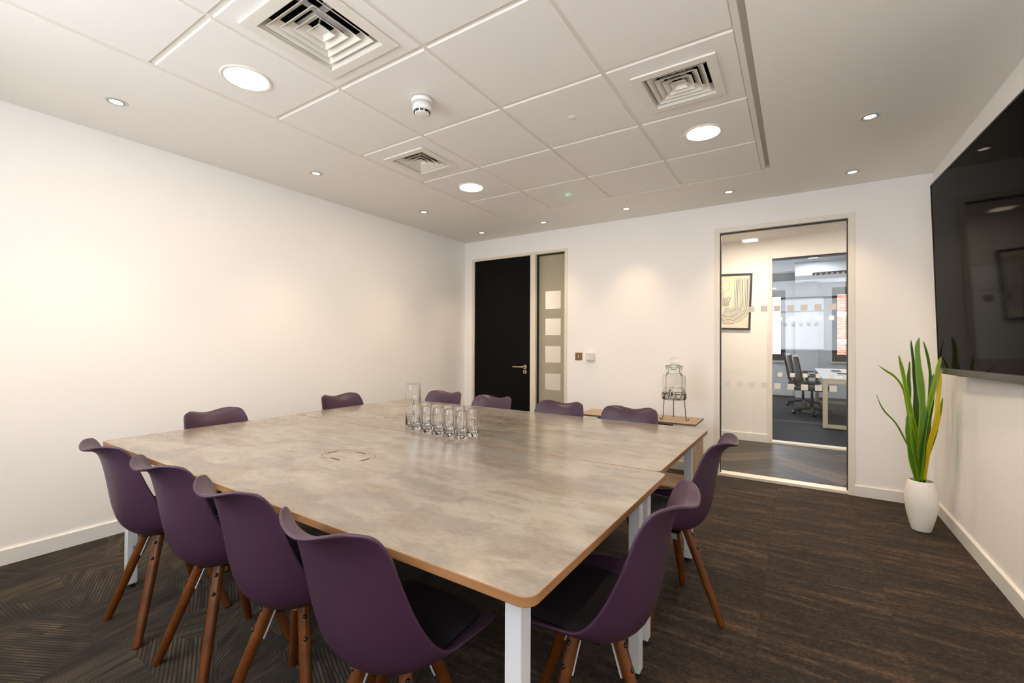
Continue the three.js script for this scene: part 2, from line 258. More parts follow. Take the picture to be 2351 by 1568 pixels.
{ const o = thing('emergency_indicator', 'tiny green indicator light in a far ceiling tile', 'indicator light', [1.947, H, 1.01]);
  mesh('collar', lathe([[0.006, -0.003], [0.013, -0.003], [0.014, 0]], 24), M.plastic, o); mesh('light', lathe([[0.0001, -0.006], [0.005, -0.005], [0.006, -0.001]], 16), M.greenled, o);
  const l = new THREE.PointLight(new THREE.Color(0.1, 1, 0.6), 0.002); l.position.y = -0.012; l.name = 'indicator_glow'; o.add(l); }

// ================================================================ DOOR AND GLAZING
{
  const fr = structure('trim_1', 'cream door frame with a mullion between door and sidelight');
  mesh('jamb', [span(0.12, 0.1535, 0, 2.297, -0.12, 0.008), span(1.432, 1.464, 0, 2.297, -0.12, 0.008), span(0.1535, 1.432, 2.266, 2.297, -0.12, 0.008), span(0.985, 1.052, 0, 2.266, -0.12, 0.006)], M.cream, fr);
  mesh('stop', [span(0.1535, 0.168, 0, 2.266, -0.10, -0.055), span(0.97, 0.985, 0, 2.266, -0.10, -0.055), span(0.168, 0.97, 2.25, 2.266, -0.10, -0.055)], M.cream, fr);
  const d = structure('door_1', 'black flush door with a satin lever handle');
  mesh('leaf', rbox(0.826, 2.255, 0.044, 0.002, 0.5695, 0.008 + 2.255 / 2, -0.03), M.door, d);
  for (const y of [2.10, 1.21, 0.25]) mesh('hinge', rod([0.152, y - 0.05, 0.0], [0.152, y + 0.05, 0.0], 0.007, 0.007, 12), M.steel, d);
  const h = mesh('handle', [rod([0.911, 0.943, -0.008], [0.911, 0.943, 0.0], 0.026, 0.025, 28), tube([[0.911, 0.943, 0.0], [0.911, 0.943, 0.04], [0.900, 0.943, 0.052], [0.86, 0.943, 0.054], [0.775, 0.943, 0.054]], 0.0095, 30, 12)], M.steel, d);
  const e = mesh('escutcheon', rod([0.911, 0.885, -0.008], [0.911, 0.885, 0.0], 0.026, 0.025, 28), M.steel, d);
  mesh('keyhole', [rod([0.911, 0.892, 0.0], [0.911, 0.892, 0.0015], 0.009, 0.009, 16), box(0.009, 0.022, 0.0015, 0.911, 0.880, 0.00075)], M.bolt, e);
  mesh('strike_plate', span(0.9825, 0.9845, 0.86, 1.0, -0.05, 0.0005), M.steel, d);
  const w = structure('window_1', 'tall sidelight of frosted glass with four clear squares');
  mesh('gasket', [span(1.052, 1.064, 0.02, 2.266, -0.075, -0.035), span(1.424, 1.432, 0.02, 2.266, -0.075, -0.055), span(1.064, 1.424, 2.254, 2.266, -0.075, -0.035)], M.gasket, w);
  mesh('pane', new THREE.PlaneGeometry(0.372, 2.24).translate(1.242, 1.138, -0.064), M.glass, w);
  const f = rectShape(1.062, 1.426, 0.025, 2.256); for (const [a, b] of [[1.627, 1.833], [1.32, 1.514], [1.001, 1.192], [0.684, 0.872], [0.36, 0.55]]) f.holes.push(rectShape(1.15, 1.349, a, b, THREE.Path));
  mesh('frosted_film', new THREE.ShapeGeometry(f).translate(0, 0, -0.067), M.film, w);
  mesh('bottom_rail', span(1.052, 1.432, 0, 0.022, -0.12, 0.004), M.cream, w);
}
{
  const fr = structure('trim_2', 'white painted frame round the full height glass panel');
  mesh('jamb', [span(2.982, 3.030, 0, 2.299, -0.12, 0.010), span(3.990, 4.032, 0, 2.299, -0.12, 0.010), span(3.030, 3.990, 2.258, 2.299, -0.12, 0.010)], M.trim, fr);
  mesh('bottom_rail', span(3.030, 3.990, 0, 0.022, -0.12, -0.002), M.trim, fr);
  const w = structure('window_2', 'full height clear glass panel with two rows of white squares');
  mesh('gasket', [span(3.030, 3.037, 0.022, 2.258, -0.06, -0.03), span(3.983, 3.990, 0.022, 2.258, -0.06, -0.03), span(3.037, 3.983, 2.250, 2.258, -0.06, -0.03)], M.gasket, w);
  mesh('pane', new THREE.PlaneGeometry(0.95, 2.232).translate(3.51, 1.137, -0.045), M.glass, w);
  const sq = new THREE.PlaneGeometry(0.05, 0.05);
  for (let k = 0; k < 9; k++) for (const y of [1.539, 0.852]) { const s = mesh('square_decal', sq, M.dot, w); s.position.set(3.088 + 0.1 * k + (y < 1 ? 0.004 : 0), y, -0.043); }
  mesh('edge_clip', span(3.981, 3.986, 0.09, 0.15, -0.05, -0.028), M.chrome, w);
}

// ================================================================ CORRIDOR BEHIND THE GLASS
const CZ1 = -1.863, CH = 2.545;
{
  const f = structure('floor_corridor', 'dark herringbone plank floor of the corridor');
  mesh('slab', span(-1.2, 6.6, -0.12, -0.012, CZ1 - 0.1, -0.0), M.darkgap, f);
  const looks = [[[34, 28, 22], [62, 52, 42]], [[46, 38, 30], [80, 68, 54]], [[28, 23, 18], [52, 44, 35]], [[58, 48, 37], [98, 83, 65]]].map(([a, b], k) => std(0xffffff, 0.42, { map: woodTexture(256, 128, a, b, 200 + k * 7, 5) }));
  const clip = (poly, x0, x1, y0, y1) => { for (const [ax, v, sg] of [[0, x0, 1], [0, x1, -1], [1, y0, 1], [1, y1, -1]]) { const out = []; for (let i = 0; i < poly.length; i++) { const p = poly[i], n = poly[(i + 1) % poly.length], a = sg * (p[ax] - v), b = sg * (n[ax] - v); if (a >= 0) out.push(p); if ((a >= 0) !== (b >= 0)) { const t = a / (a - b); out.push([p[0] + (n[0] - p[0]) * t, p[1] + (n[1] - p[1]) * t]); } } poly = out; if (!poly.length) break; } return poly; };
  const L = 0.75, W = 0.15, c = Math.SQRT1_2; let q = 0;
  const plank = (cx, cz, along) => { const hx = (along ? L : W) / 2 - 0.0012, hz = (along ? W : L) / 2 - 0.0012, ox = 3.55, oz = -0.9;
    const poly = clip([[-hx, -hz], [hx, -hz], [hx, hz], [-hx, hz]].map(([x, z]) => { x += cx; z += cz; return [ox + (x - z) * c, oz + (x + z) * c]; }), -1.1, 6.5, CZ1, -0.12);
    if (poly.length < 3 || !poly.some(([x]) => x > 2.35 && x < 4.9)) return;
    const s = new THREE.Shape(poly.map(([x, z]) => new THREE.Vector2(x, -z))), g = new THREE.ExtrudeGeometry(s, { depth: 0.012, bevelEnabled: false }).rotateX(-PI / 2).translate(0, -0.012, 0), p = g.attributes.position, uv = g.attributes.uv;
    for (let i = 0; i < p.count; i++) { const X = p.getX(i) - ox, Z = p.getZ(i) - oz, a = (X + Z) * c - cx, b = (Z - X) * c - cz; uv.setXY(i, (along ? a : b) / L + 0.37 * q, (along ? b : a) / W * 0.25 + 0.21 * q); }
    mesh('plank', g, looks[(q * 7 + (q >> 2)) % 4], f); q++; };
  for (let i = -16; i <= 16; i++) for (let j = -4; j <= 4; j++) { const bx = i * W + j * L, bz = i * W - j * L; plank(bx + L / 2, bz + W / 2, true); plank(bx + W / 2, bz + W + L / 2, false); }
  mesh('planking_beyond', [span(-1.1, 2.2, -0.012, -0.0125 + 0.0115, CZ1, -0.12), span(5.3, 6.5, -0.012, -0.001, CZ1, -0.12)], looks[0], f);
  const c2 = structure('ceiling_corridor', 'white tiled corridor ceiling');
  mesh('plasterboard', span(-1.2, 6.6, CH, CH + 0.04, CZ1, -0.12), M.ceiling, c2);
  for (let k = -1; k < 10; k++) mesh('ceiling_tile', rbox(0.585, 0.01, 0.585, 0.003, 3.52 + (k - 4.5) * 0.6 + 0.02, CH - 0.004, -1.0, 1), M.tile, c2);
  const w = structure('wall_corridor', 'white corridor wall with the second glazed screen');
  mesh('plaster', wallXY(-1.2, 8.3, 0, 3.1, CZ1 - 0.12, CZ1, [[3.372, 5.4, -0.001, 2.292]]), M.wall, w);
  mesh('end_wall', [span(-1.3, -1.2, 0, 3.1, CZ1 - 0.12, -0.12), span(6.6, 6.7, 0, 3.1, CZ1 - 0.12, -0.12)], M.wall, w);
  const b = mesh('baseboard_corridor', span(-1.2, 3.33, 0, 0.095, CZ1, CZ1 + 0.015), M.base, scene); b.userData.kind = 'structure'; b.userData.label = 'white skirting board in the corridor';
  const t = structure('trim_3', 'slim white frame of the corridor glazing');
  mesh('jamb', [span(3.33, 3.376, 0, 2.292, CZ1 - 0.12, CZ1 + 0.008), span(5.36, 5.4, 0, 2.292, CZ1 - 0.12, CZ1 + 0.008), span(3.376, 5.36, 0, 0.02, CZ1 - 0.12, CZ1 + 0.004)], M.trim, t);
  mesh('head', span(3.376, 5.36, 2.280, 2.292, CZ1 - 0.12, CZ1 + 0.002), M.gasket, t);
  const g = structure('window_4', 'clear glass screen between corridor and office with white squares');
  mesh('pane', new THREE.PlaneGeometry(1.98, 2.26).translate(4.368, 1.15, CZ1 - 0.04), M.glass, g);
  const sq = new THREE.PlaneGeometry(0.05, 0.05);
  for (let k = 0; k < 14; k++) for (const y of [1.54, 0.85]) { const s = mesh('square_decal', sq, M.dot, g); s.position.set(3.46 + 0.13 * k, y, CZ1 - 0.038); }
}
// side walls of the room extend past the corridor's end: closed by the far wall itself
panelLight(3.19, -1.0, 'round panel light in the corridor ceiling behind the glass', HALL_NITS, CH - 0.008, HALL_WARM);
panelLight(-0.4, -1.0, 'round panel light at the hidden left end of the corridor', HALL_NITS, CH - 0.008, HALL_WARM);
panelLight(5.0, -1.0, 'round panel light in the corridor, out of view on the right', HALL_NITS, CH - 0.008, HALL_WARM);
downlight(4.02, -0.75, 'downlight in the corridor ceiling behind the glass', 1.5, CH);
{ // framed line drawing
  const cv = document.createElement('canvas'); cv.width = 768; cv.height = 768; const x = cv.getContext('2d');
  x.fillStyle = '#f3e6cd'; x.fillRect(0, 0, 768, 768); x.lineCap = 'round';
  x.strokeStyle = '#2b2d63'; for (let k = 0; k < 11; k++) { x.lineWidth = 4 + (k % 3) * 1.6; const r = 70 + k * 21; x.beginPath(); x.moveTo(500 + r * 0.98, 40 + (k % 3) * 8); x.lineTo(500 + r, 430); x.arc(500, 430, r, 0, PI * (0.72 - k * 0.012), false); x.stroke(); }
  x.lineWidth = 5; for (let k = 0; k < 9; k++) { x.beginPath(); x.moveTo(60 + k * 6, 250 + k * 20); x.bezierCurveTo(160, 300 + k * 26, 300, 320 + k * 28, 420 - k * 10, 250 + k * 34); x.stroke(); }
  for (let k = 0; k < 8; k++) { x.beginPath(); x.moveTo(410 + k * 16, 330 - (k % 2) * 20); x.lineTo(420 + k * 10, 450); x.stroke(); }
  x.strokeStyle = '#8d8377'; x.lineWidth = 3; x.beginPath(); x.moveTo(120, 640); x.bezierCurveTo(180, 420, 80, 260, 210, 190); x.bezierCurveTo(330, 130, 420, 160, 430, 240); x.bezierCurveTo(440, 330, 330, 330, 340, 430); x.bezierCurveTo(350, 560, 240, 560, 210, 700); x.stroke();
  x.beginPath(); x.ellipse(440, 150, 62, 74, 0.2, 0, 2 * PI); x.stroke(); x.beginPath(); x.moveTo(300, 470); x.bezierCurveTo(420, 500, 470, 600, 380, 690); x.stroke();
  x.fillStyle = '#2a2c78'; x.beginPath(); x.moveTo(312, 560); x.lineTo(350, 590); x.lineTo(322, 622); x.fill();
  const tx = new THREE.CanvasTexture(cv); tx.colorSpace = THREE.SRGBColorSpace;
  const o = thing('framed_picture', 'black framed blue line drawing on the corridor wall', 'picture', [2.79, 1.78, CZ1 + 0.002]); o.rotation.z = -0.035;
  mesh('frame', [box(0.72, 0.022, 0.03, 0, 0.349, 0.015), box(0.72, 0.022, 0.03, 0, -0.349, 0.015), box(0.022, 0.676, 0.03, -0.349, 0, 0.015), box(0.022, 0.676, 0.03, 0.349, 0, 0.015)], M.bolt, o);
  mesh('print', new THREE.PlaneGeometry(0.676, 0.676).translate(0, 0, 0.012), std(0xffffff, 0.6, { map: tx }), o);
  mesh('backing', box(0.69, 0.69, 0.008, 0, 0, 0.006), M.trim, o);
}

// ================================================================ OFFICE BEYOND THE CORRIDOR
const OZ = -8.14, OH = 2.95;
{
  const f = structure('floor_office', 'dark grey carpet of the office beyond the corridor'); mesh('carpet', span(0.3, 8.2, -0.12, -0.001, OZ, CZ1 - 0.12), M.officefloor, f);
  const c = structure('ceiling_office', 'pale office ceiling'); mesh('plasterboard', span(0.2, 8.3, OH, OH + 0.1, OZ - 0.2, CZ1 - 0.0), M.office, c);
  const holes = [[0.9, 1.9], [2.45, 3.40], [4.32, 5.27], [5.9, 6.9]].map(([a, b]) => [a, b, 0.84, 2.56]);
  const w = structure('wall_office', 'white office wall with black framed windows');
  mesh('plaster', wallXY(0.2, 8.3, 0, OH, OZ - 0.2, OZ, holes), M.office, w);
  mesh('side_wall', [span(0.2, 0.3, 0, OH, OZ, CZ1 - 0.12), span(8.2, 8.3, 0, OH, OZ, CZ1 - 0.12)], M.office, w);
  mesh('column', span(3.60, 4.05, 0, OH, OZ, OZ + 0.35), M.office, w);
  mesh('bulkhead', span(3.6, 8.2, OH - 0.28, OH, OZ, OZ + 1.6), M.office, w);
  mesh('skirting', [span(0.3, 3.6, 0, 0.1, OZ, OZ + 0.015)], M.base, w);
  holes.forEach(([a, b, y0, y1], k) => {
    const n = structure(`window_${5 + k}`, ['office window hidden by the corridor wall', 'office window with a pale facade outside', 'office window with red brick outside', 'office window hidden on the right'][k]);
    mesh('window_frame', [span(a, a + 0.1, y0, y1, OZ - 0.12, OZ - 0.02), span(b - 0.1, b, y0, y1, OZ - 0.12, OZ - 0.02), span(a + 0.1, b - 0.1, y0, y0 + 0.16, OZ - 0.12, OZ - 0.02), span(a + 0.1, b - 0.1, y1 - 0.16, y1, OZ - 0.12, OZ - 0.02)], M.winframe, n);
    mesh('pane', new THREE.PlaneGeometry(b - a - 0.2, y1 - y0 - 0.32).translate((a + b) / 2, (y0 + y1) / 2, OZ - 0.07), M.glass, n);
    mesh('sill', span(a - 0.03, b + 0.03, y0 - 0.03, y0, OZ - 0.02, OZ + 0.08), M.base, n);
  });
  // buildings outside
  const brick = pixelTexture(512, 512, (u, v) => { const r = Math.floor(v * 32), x = u * 12 + (r % 2) * 0.5, bx = Math.floor(x), fx = x - bx, fy = v * 32 - r; if (fx < 0.05 || fy < 0.14) return [196, 176, 160]; const t = hash(bx % 12, r, 6); return mix3([150, 78, 58], [196, 118, 92], t); });
  const bm = std(0xa8a8a8, 0.9, { map: brick });
  const b1 = thing('brick_building', 'red brick building seen through the right office window', 'building', [5.2, -4, -13]);
  const g = box(2.6, 12, 2, 0, 6, -1), uv = g.attributes.uv; for (let i = 0; i < uv.count; i++) uv.setXY(i, uv.getX(i) * 0.9, uv.getY(i) * 5); mesh('wall', g, bm, b1); mesh('sill_course', [box(2.62, 0.14, 0.1, 0, 5.35, 0.02), box(2.62, 0.14, 0.1, 0, 6.2, 0.02)], M.trim, b1);
  const b2 = thing('pale_building', 'pale rendered building seen through the left office window', 'building', [2.6, -4, -13.4]);
  mesh('wall', box(2.5, 12, 2, 0, 6, -1), M.white, b2); mesh('string_course', [5.1, 5.6, 6.1, 6.6].map((y) => box(2.52, 0.05, 0.06, 0, y, 0.0)), M.office, b2);
}
{ const o = thing('ceiling_cassette', 'slatted air conditioning grille in the office bulkhead', 'air vent', [4.35, OH - 0.28, -6.3]);
  mesh('casing', box(1.5, 0.02, 0.3, 0.3, -0.01, 0), M.meshblack, o); for (let k = 0; k < 16; k++) mesh('slat', box(0.03, 0.012, 0.28, -0.4 + k * 0.09, -0.025, 0), M.deskwhite, o); }
{ const o = thing('office_desk', 'white office desk with a cream loop end frame', 'desk', [0, 0, 0]);
  mesh('desktop', rbox(1.5, 0.028, 3.3, 0.006, 4.70, 0.726, -5.05), M.deskwhite, o);
  for (const z of [-3.42, -6.66]) mesh('loop_leg', [box(0.06, 0.70, 0.05, 3.985, 0.36, z), box(0.06, 0.70, 0.05, 5.4, 0.36, z), box(1.36, 0.05, 0.05, 4.69, 0.685, z), box(1.36, 0.05, 0.05, 4.69, 0.035, z)], M.deskframe, o);
  mesh('modesty_panel', box(0.018, 0.4, 3.1, 4.7, 0.48, -5.05), M.meshblack, o); }
[[4.25, -4.35, 'white keyboard tray nearest on the office desk'], [4.22, -5.2, 'second white keyboard tray on the office desk']].forEach(([x, z, l]) => { const o = thing('keyboard', l, 'keyboard', [x, 0.74, z]); mesh('body', rbox(0.16, 0.02, 0.44, 0.006, 0, 0.01, 0), M.deskwhite, o); mesh('keys', rbox(0.13, 0.008, 0.41, 0.003, 0, 0.023, 0), M.winframe, o); });
{ const o = thing('desk_organiser', 'wire letter tray at the back of the office desk', 'letter tray', [4.75, 0.74, -6.1]); mesh('tray', [box(0.25, 0.004, 0.33, 0, 0.003, 0), box(0.25, 0.004, 0.33, 0, 0.07, 0), box(0.25, 0.004, 0.33, 0, 0.14, 0)], M.silver, o); mesh('post', [[-1, -1], [1, -1], [1, 1], [-1, 1]].map(([a, b]) => box(0.008, 0.15, 0.008, a * 0.12, 0.075, b * 0.16)), M.silver, o); }
function officeChair(x, z, turn, label) {
  const o = thing('office_chair', label, 'office chair', [x, 0, z], turn, 'black office chairs at the desk');
  for (let k = 0; k < 5; k++) { const a = k / 5 * 2 * PI + 0.3, cx = Math.cos(a), cz = Math.sin(a); const l = mesh('leg', rod([0.03 * cx, 0.11, 0.03 * cz], [0.29 * cx, 0.075, 0.29 * cz], 0.024, 0.018, 10), M.meshblack, o); mesh('caster', new THREE.CylinderGeometry(0.03, 0.03, 0.045, 14).rotateX(PI / 2).rotateY(-a).translate(0.29 * cx, 0.031, 0.29 * cz), M.bolt, l); }
  mesh('gas_column', rod([0, 0.08, 0], [0, 0.42, 0], 0.025, 0.02, 14), M.meshblack, o);
  mesh('seat', rbox(0.5, 0.07, 0.48, 0.032, 0, 0.46, 0.02, 3), M.meshblack, o);
  const s = roundShape(-0.22, 0.22, 0, 0.55, 0.09), hole = roundShape(-0.185, 0.185, 0.04, 0.51, 0.07, THREE.Path); s.holes.push(hole);
  const tilt = (g) => g.rotateX(-0.18).translate(0, 0.5, -0.20);
  mesh('backrest_frame', tilt(new THREE.ExtrudeGeometry(s, { depth: 0.03, bevelEnabled: true, bevelSize: 0.008, bevelThickness: 0.008, bevelSegments: 2 })), M.bolt, o);
  mesh('backrest_mesh', tilt(rbox(0.38, 0.48, 0.012, 0.005, 0, 0.275, 0.015)), M.meshblack, o);
  mesh('armrest', [-1, 1].flatMap((q) => [rbox(0.06, 0.025, 0.24, 0.01, q * 0.28, 0.68, 0.02), rod([q * 0.27, 0.44, 0.0], [q * 0.28, 0.67, 0.0], 0.014, 0.014, 10)]), M.bolt, o);
}
officeChair(3.74, -6.15, PI / 2 - 0.2, 'farther black mesh office chair behind the glass');
officeChair(3.86, -4.9, PI / 2 - 0.25, 'nearer black mesh office chair behind the glass');

for (const [x, z, l] of [[3.9, -3.6, 'round panel light nearest the glass in the office ceiling'], [3.9, -6.0, 'second round panel light in the office ceiling'], [6.2, -4.6, 'round panel light on the far right of the office ceiling'], [1.8, -4.6, 'round panel light of the office hidden by the corridor wall']]) panelLight(x, z, l, OFFICE_NITS, OH, OFFICE_COOL);
// ================================================================ TELEVISION
{
  const o = thing('television', 'large black wall mounted television on the right wall', 'television');
  const yaw = 0.045, tilt = 0.0288, roll = 0.0103, a = V(Math.sin(yaw), 0, Math.cos(yaw)), n = V(-Math.cos(yaw), 0, Math.sin(yaw)), up = V(0, Math.cos(tilt), 0).addScaledVector(n, Math.sin(tilt));
  const A = a.clone().multiplyScalar(Math.cos(roll)).addScaledVector(up, Math.sin(roll)), U = up.clone().multiplyScalar(Math.cos(roll)).addScaledVector(a, -Math.sin(roll)), N = A.clone().cross(U).negate();
  const m = new THREE.Matrix4().makeBasis(A.clone(), U, A.clone().cross(U)); m.setPosition(4.402, 1.038, 0.668); m.decompose(o.position, o.quaternion, o.scale);
  const w = 1.72, h = 1.216, s = A.clone().cross(U).x < 0 ? 1 : -1;   // s: towards the room
  mesh('housing', rbox(w, h, 0.020, 0.005, w / 2, h / 2, -s * 0.0125), M.tvframe, o);
  mesh('screen', box(w - 0.022, h - 0.05, 0.002, w / 2, h / 2 + 0.014, 0), M.screen, o);
  mesh('bezel', [box(w, 0.010, 0.007, w / 2, h - 0.005, 0), box(0.010, h - 0.01, 0.007, 0.005, h / 2, 0), box(0.010, h - 0.01, 0.007, w - 0.005, h / 2, 0)], M.tvframe, o);
  mesh('chin', rbox(w, 0.036, 0.008, 0.003, w / 2, 0.018, s * 0.002), M.chin, o);
  mesh('sensor', box(0.09, 0.01, 0.01, w * 0.22, 0.004, s * 0.001), M.bolt, o);
  const b = mesh('wall_bracket', [box(0.5, 0.45, 0.012, w * 0.42, h / 2, -s * 0.028)], M.bolt, o);
}
// ================================================================ POTTED PLANT
{
  const leafTex = (mid, edge) => pixelTexture(64, 256, (u, v) => { const e = Math.abs(u - 0.5) * 2, n = fbm(u * 6, v * 20, 6, 20, 90, 3); return mix3(mid, edge, clamp(sstep(0.45, 0.95, e) * 0.8 + (n - 0.5) * 0.6)); });
  const lm = [[[112, 156, 16], [196, 210, 40]], [[98, 146, 18], [180, 198, 34]], [[76, 130, 16], [156, 184, 32]], [[46, 86, 16], [112, 150, 26]], [[206, 184, 16], [240, 212, 30]]].map(([a, b]) => std(0xffffff, 0.38, { map: leafTex(a, b), transmission: 0.25, thickness: 0 }));
  const o = thing('potted_plant', 'tall green strap leaf plant in a white vase in the corner', 'potted plant', [4.327, 0, 0.612]);
  mesh('pot', lathe([[0.0001, 0.0], [0.047, 0.0], [0.051, 0.006], [0.062, 0.05], [0.076, 0.11], [0.0845, 0.17], [0.086, 0.21], [0.082, 0.26], [0.073, 0.305], [0.066, 0.325], [0.063, 0.329], [0.060, 0.326], [0.064, 0.30], [0.07, 0.27], [0.0001, 0.27]], 56), M.pot, o);
  mesh('soil', lathe([[0.0001, 0.295], [0.05, 0.296], [0.062, 0.292]], 32), M.soil, o);
  const leaves = [
[0.016,0,0.6,[[-0.050,0.301],[-0.052,0.505],[-0.060,0.691],[-0.069,0.827],[-0.088,0.929],[-0.131,1.005],[-0.178,1.043],[-0.219,1.080]]],
[0.018,1,0.66,[[-0.017,0.317],[-0.034,0.477],[-0.069,0.540],[-0.101,0.629],[-0.140,0.709],[-0.186,0.765],[-0.213,0.815],[-0.234,0.879]]],
[0.026,0,0.62,[[-0.012,0.304],[-0.025,0.580],[-0.048,0.763],[-0.072,0.898],[-0.091,1.033],[-0.104,1.101],[-0.113,1.152]]],
[0.028,2,0.58,[[-0.031,0.295],[-0.041,0.571],[-0.054,0.775],[-0.049,0.913],[-0.054,0.998],[-0.051,1.067],[-0.052,1.110]]],
[0.034,3,0.57,[[-0.010,0.291],[-0.019,0.571],[-0.021,0.776],[-0.017,0.931],[-0.024,1.067],[-0.035,1.179],[-0.043,1.252]]],
[0.036,1,0.63,[[-0.002,0.307],[0.001,0.568],[0.005,0.786],[-0.003,0.936],[-0.016,1.087],[-0.021,1.205],[-0.012,1.269]]],
[0.028,2,0.59,[[0.028,0.301],[0.033,0.565],[0.044,0.801],[0.054,0.970],[0.050,1.054],[0.034,1.171],[0.015,1.247]]],
[0.03,0,0.74,[[-0.006,0.333],[0.001,0.605],[0.022,0.833],[0.040,0.964],[0.054,1.061],[0.066,1.117],[0.070,1.145]]],
[0.026,4,0.75,[[0.016,0.341],[0.032,0.578],[0.047,0.740],[0.054,0.901],[0.062,1.014],[0.064,1.078]]],
[0.024,1,0.65,[[0.030,0.317],[0.044,0.511],[0.067,0.662],[0.084,0.779],[0.092,0.837],[0.097,0.881]]],
[0.03,2,0.66,[[-0.047,0.312],[-0.059,0.516],[-0.073,0.665],[-0.077,0.758]]],
[0.034,3,0.71,[[-0.010,0.323],[-0.003,0.533],[0.012,0.715],[0.027,0.847],[0.040,0.961],[0.043,1.035]]],
[0.03,3,0.56,[[0.039,0.299],[0.046,0.510],[0.055,0.680],[0.063,0.816]]],
[0.026,0,0.68,[[-0.033,0.313],[-0.045,0.472],[-0.057,0.603],[-0.062,0.720],[-0.050,0.804]]],
[0.032,3,0.6,[[0.004,0.300],[-0.002,0.494],[-0.011,0.662],[-0.014,0.815],[-0.008,0.934]]]
  ];
  leaves.forEach(([w, tone, z, pts], q) => {
    const n = pts.length, c = new THREE.CatmullRomCurve3(pts.map(([x, y], i) => { const t = i / (n - 1); return V(x * (0.5 + 0.5 * Math.min(1, t * 3)), y, (z - 0.612) * Math.min(1, t * 2.2) * 1 + (z - 0.612) * 0.25 * (1 - t)); }), false, 'centripetal');
    const N = 22, p = [], uv = [], ix = [], f = V(-0.65, 0, 0.76).applyAxisAngle(V(0, 1, 0), (hash(q, 1, 3) - 0.5) * 1.1);
    for (let i = 0; i <= N; i++) {
      const t = i / N, P = c.getPoint(t), T = c.getTangent(t), side = T.clone().cross(f).normalize(), fw = side.clone().cross(T).normalize();
      const hw = w * 0.5 * (t < 0.15 ? 0.62 + t * 2.5 : 1) * Math.pow(Math.max(0, 1 - Math.pow(t, 5)), 0.75) * (1 + 0.12 * Math.sin(t * 17 + q)) + 0.0006, th = 0.0012;
      for (const [k, d] of [[-1, 0.35], [-0.5, 0.08], [0, -0.1], [0.5, 0.08], [1, 0.35]]) for (const sg of [1, -1]) { const v = P.clone().addScaledVector(side, k * hw).addScaledVector(fw, d * hw * 0.8 + sg * th * (Math.abs(k) === 1 ? 0.2 : 1)); p.push(v.x, v.y, v.z); uv.push((k + 1) / 2, t); }
    }
    for (let i = 0; i < N; i++) { const r = i * 10, s = r + 10; for (let k = 0; k < 4; k++) { const a = k * 2, b = a + 2; ix.push(r + a, r + b, s + b, r + a, s + b, s + a, r + b + 1, r + a + 1, s + a + 1, r + b + 1, s + a + 1, s + b + 1); } ix.push(r, s, s + 1, r, s + 1, r + 1, r + 8, r + 9, s + 9, r + 8, s + 9, s + 8); }
    const g = new THREE.BufferGeometry(); g.setAttribute('position', new THREE.Float32BufferAttribute(p, 3)); g.setAttribute('uv', new THREE.Float32BufferAttribute(uv, 2)); g.setIndex(ix); g.computeVertexNormals();
    mesh('leaf', g, lm[tone], o);
  });
}
// ================================================================ SWITCHES ON THE FAR WALL
{ const o = thing('dimmer_switch', 'brass square dimmer switch on the far wall', 'light switch', [1.607, 1.081, 0]);
  mesh('plate', rbox(0.084, 0.084, 0.006, 0.002, 0, 0, 0.003), M.brass, o); mesh('recess', box(0.036, 0.018, 0.003, 0.0, 0.0, 0.0065), M.bolt, o);
  const k = mesh('knob', rod([0.006, 0.0, 0.006], [0.006, 0.0, 0.024], 0.011, 0.0095, 24), M.chrome, o);
  for (const x of [-0.032, 0.032]) mesh('screw', rod([x, 0, 0.0058], [x, 0, 0.0072], 0.0028, 0.0024, 10), M.brass, o); }
{ const o = thing('thermostat', 'pale square room thermostat on the far wall beside the dimmer', 'thermostat', [1.748, 1.078, 0]);
  mesh('case', rbox(0.092, 0.088, 0.030, 0.006, 0, 0, 0.018), M.plastic, o); mesh('backplate', box(0.084, 0.08, 0.004, 0, 0, 0.002), M.white, o);
  mesh('dial', rod([-0.014, -0.012, 0.032], [-0.014, -0.012, 0.041], 0.014, 0.0125, 28), M.white, o); mesh('side_slider', box(0.004, 0.03, 0.012, 0.047, -0.012, 0.018), M.white, o); mesh('legend', box(0.016, 0.003, 0.0008, -0.026, 0.035, 0.0332), M.steel, o); }

// ================================================================ DESKS (two, pushed together)
function laminate(s, ox) {
  return pixelTexture(2048, 832, (u, v) => {
    const x = u * 14 + ox, y = v * 6, wx = fbm(x * 0.9, y * 0.9, 997, 991, s, 3) * 1.6, wy = fbm(x * 0.9 + 31, y * 0.9 + 7, 997, 991, s + 3, 3) * 1.6;
    const n = fbm(x * 0.55 + wx, y * 1.15 + wy, 997, 991, s + 5, 5), m = fbm(x * 1.6 + wy * 2, y * 4 + wx, 997, 991, s + 40, 5), r = fbm(x * 0.8 + 50, y * 1.4 + 9, 997, 991, s + 60, 4), f = fbm(x * 14, y * 34, 997, 991, s + 80, 3);
    let c = mix3([128, 120, 110], [163, 154, 142], sstep(0.28, 0.72, n * 0.6 + m * 0.4));
    c = mix3(c, [134, 117, 101], sstep(0.50, 0.76, r) * 0.5); c = mix3(c, [100, 92, 84], sstep(0.60, 0.82, m) * 0.26 * sstep(0.3, 0.6, r + n - 0.5)); c = mix3(c, [168, 164, 158], sstep(0.56, 0.8, 1 - n) * 0.3);
    const k = (f - 0.5) * 16; return [c[0] + k, c[1] + k, c[2] + k];
  });
}
const TY = 0.73, TT = 0.021;
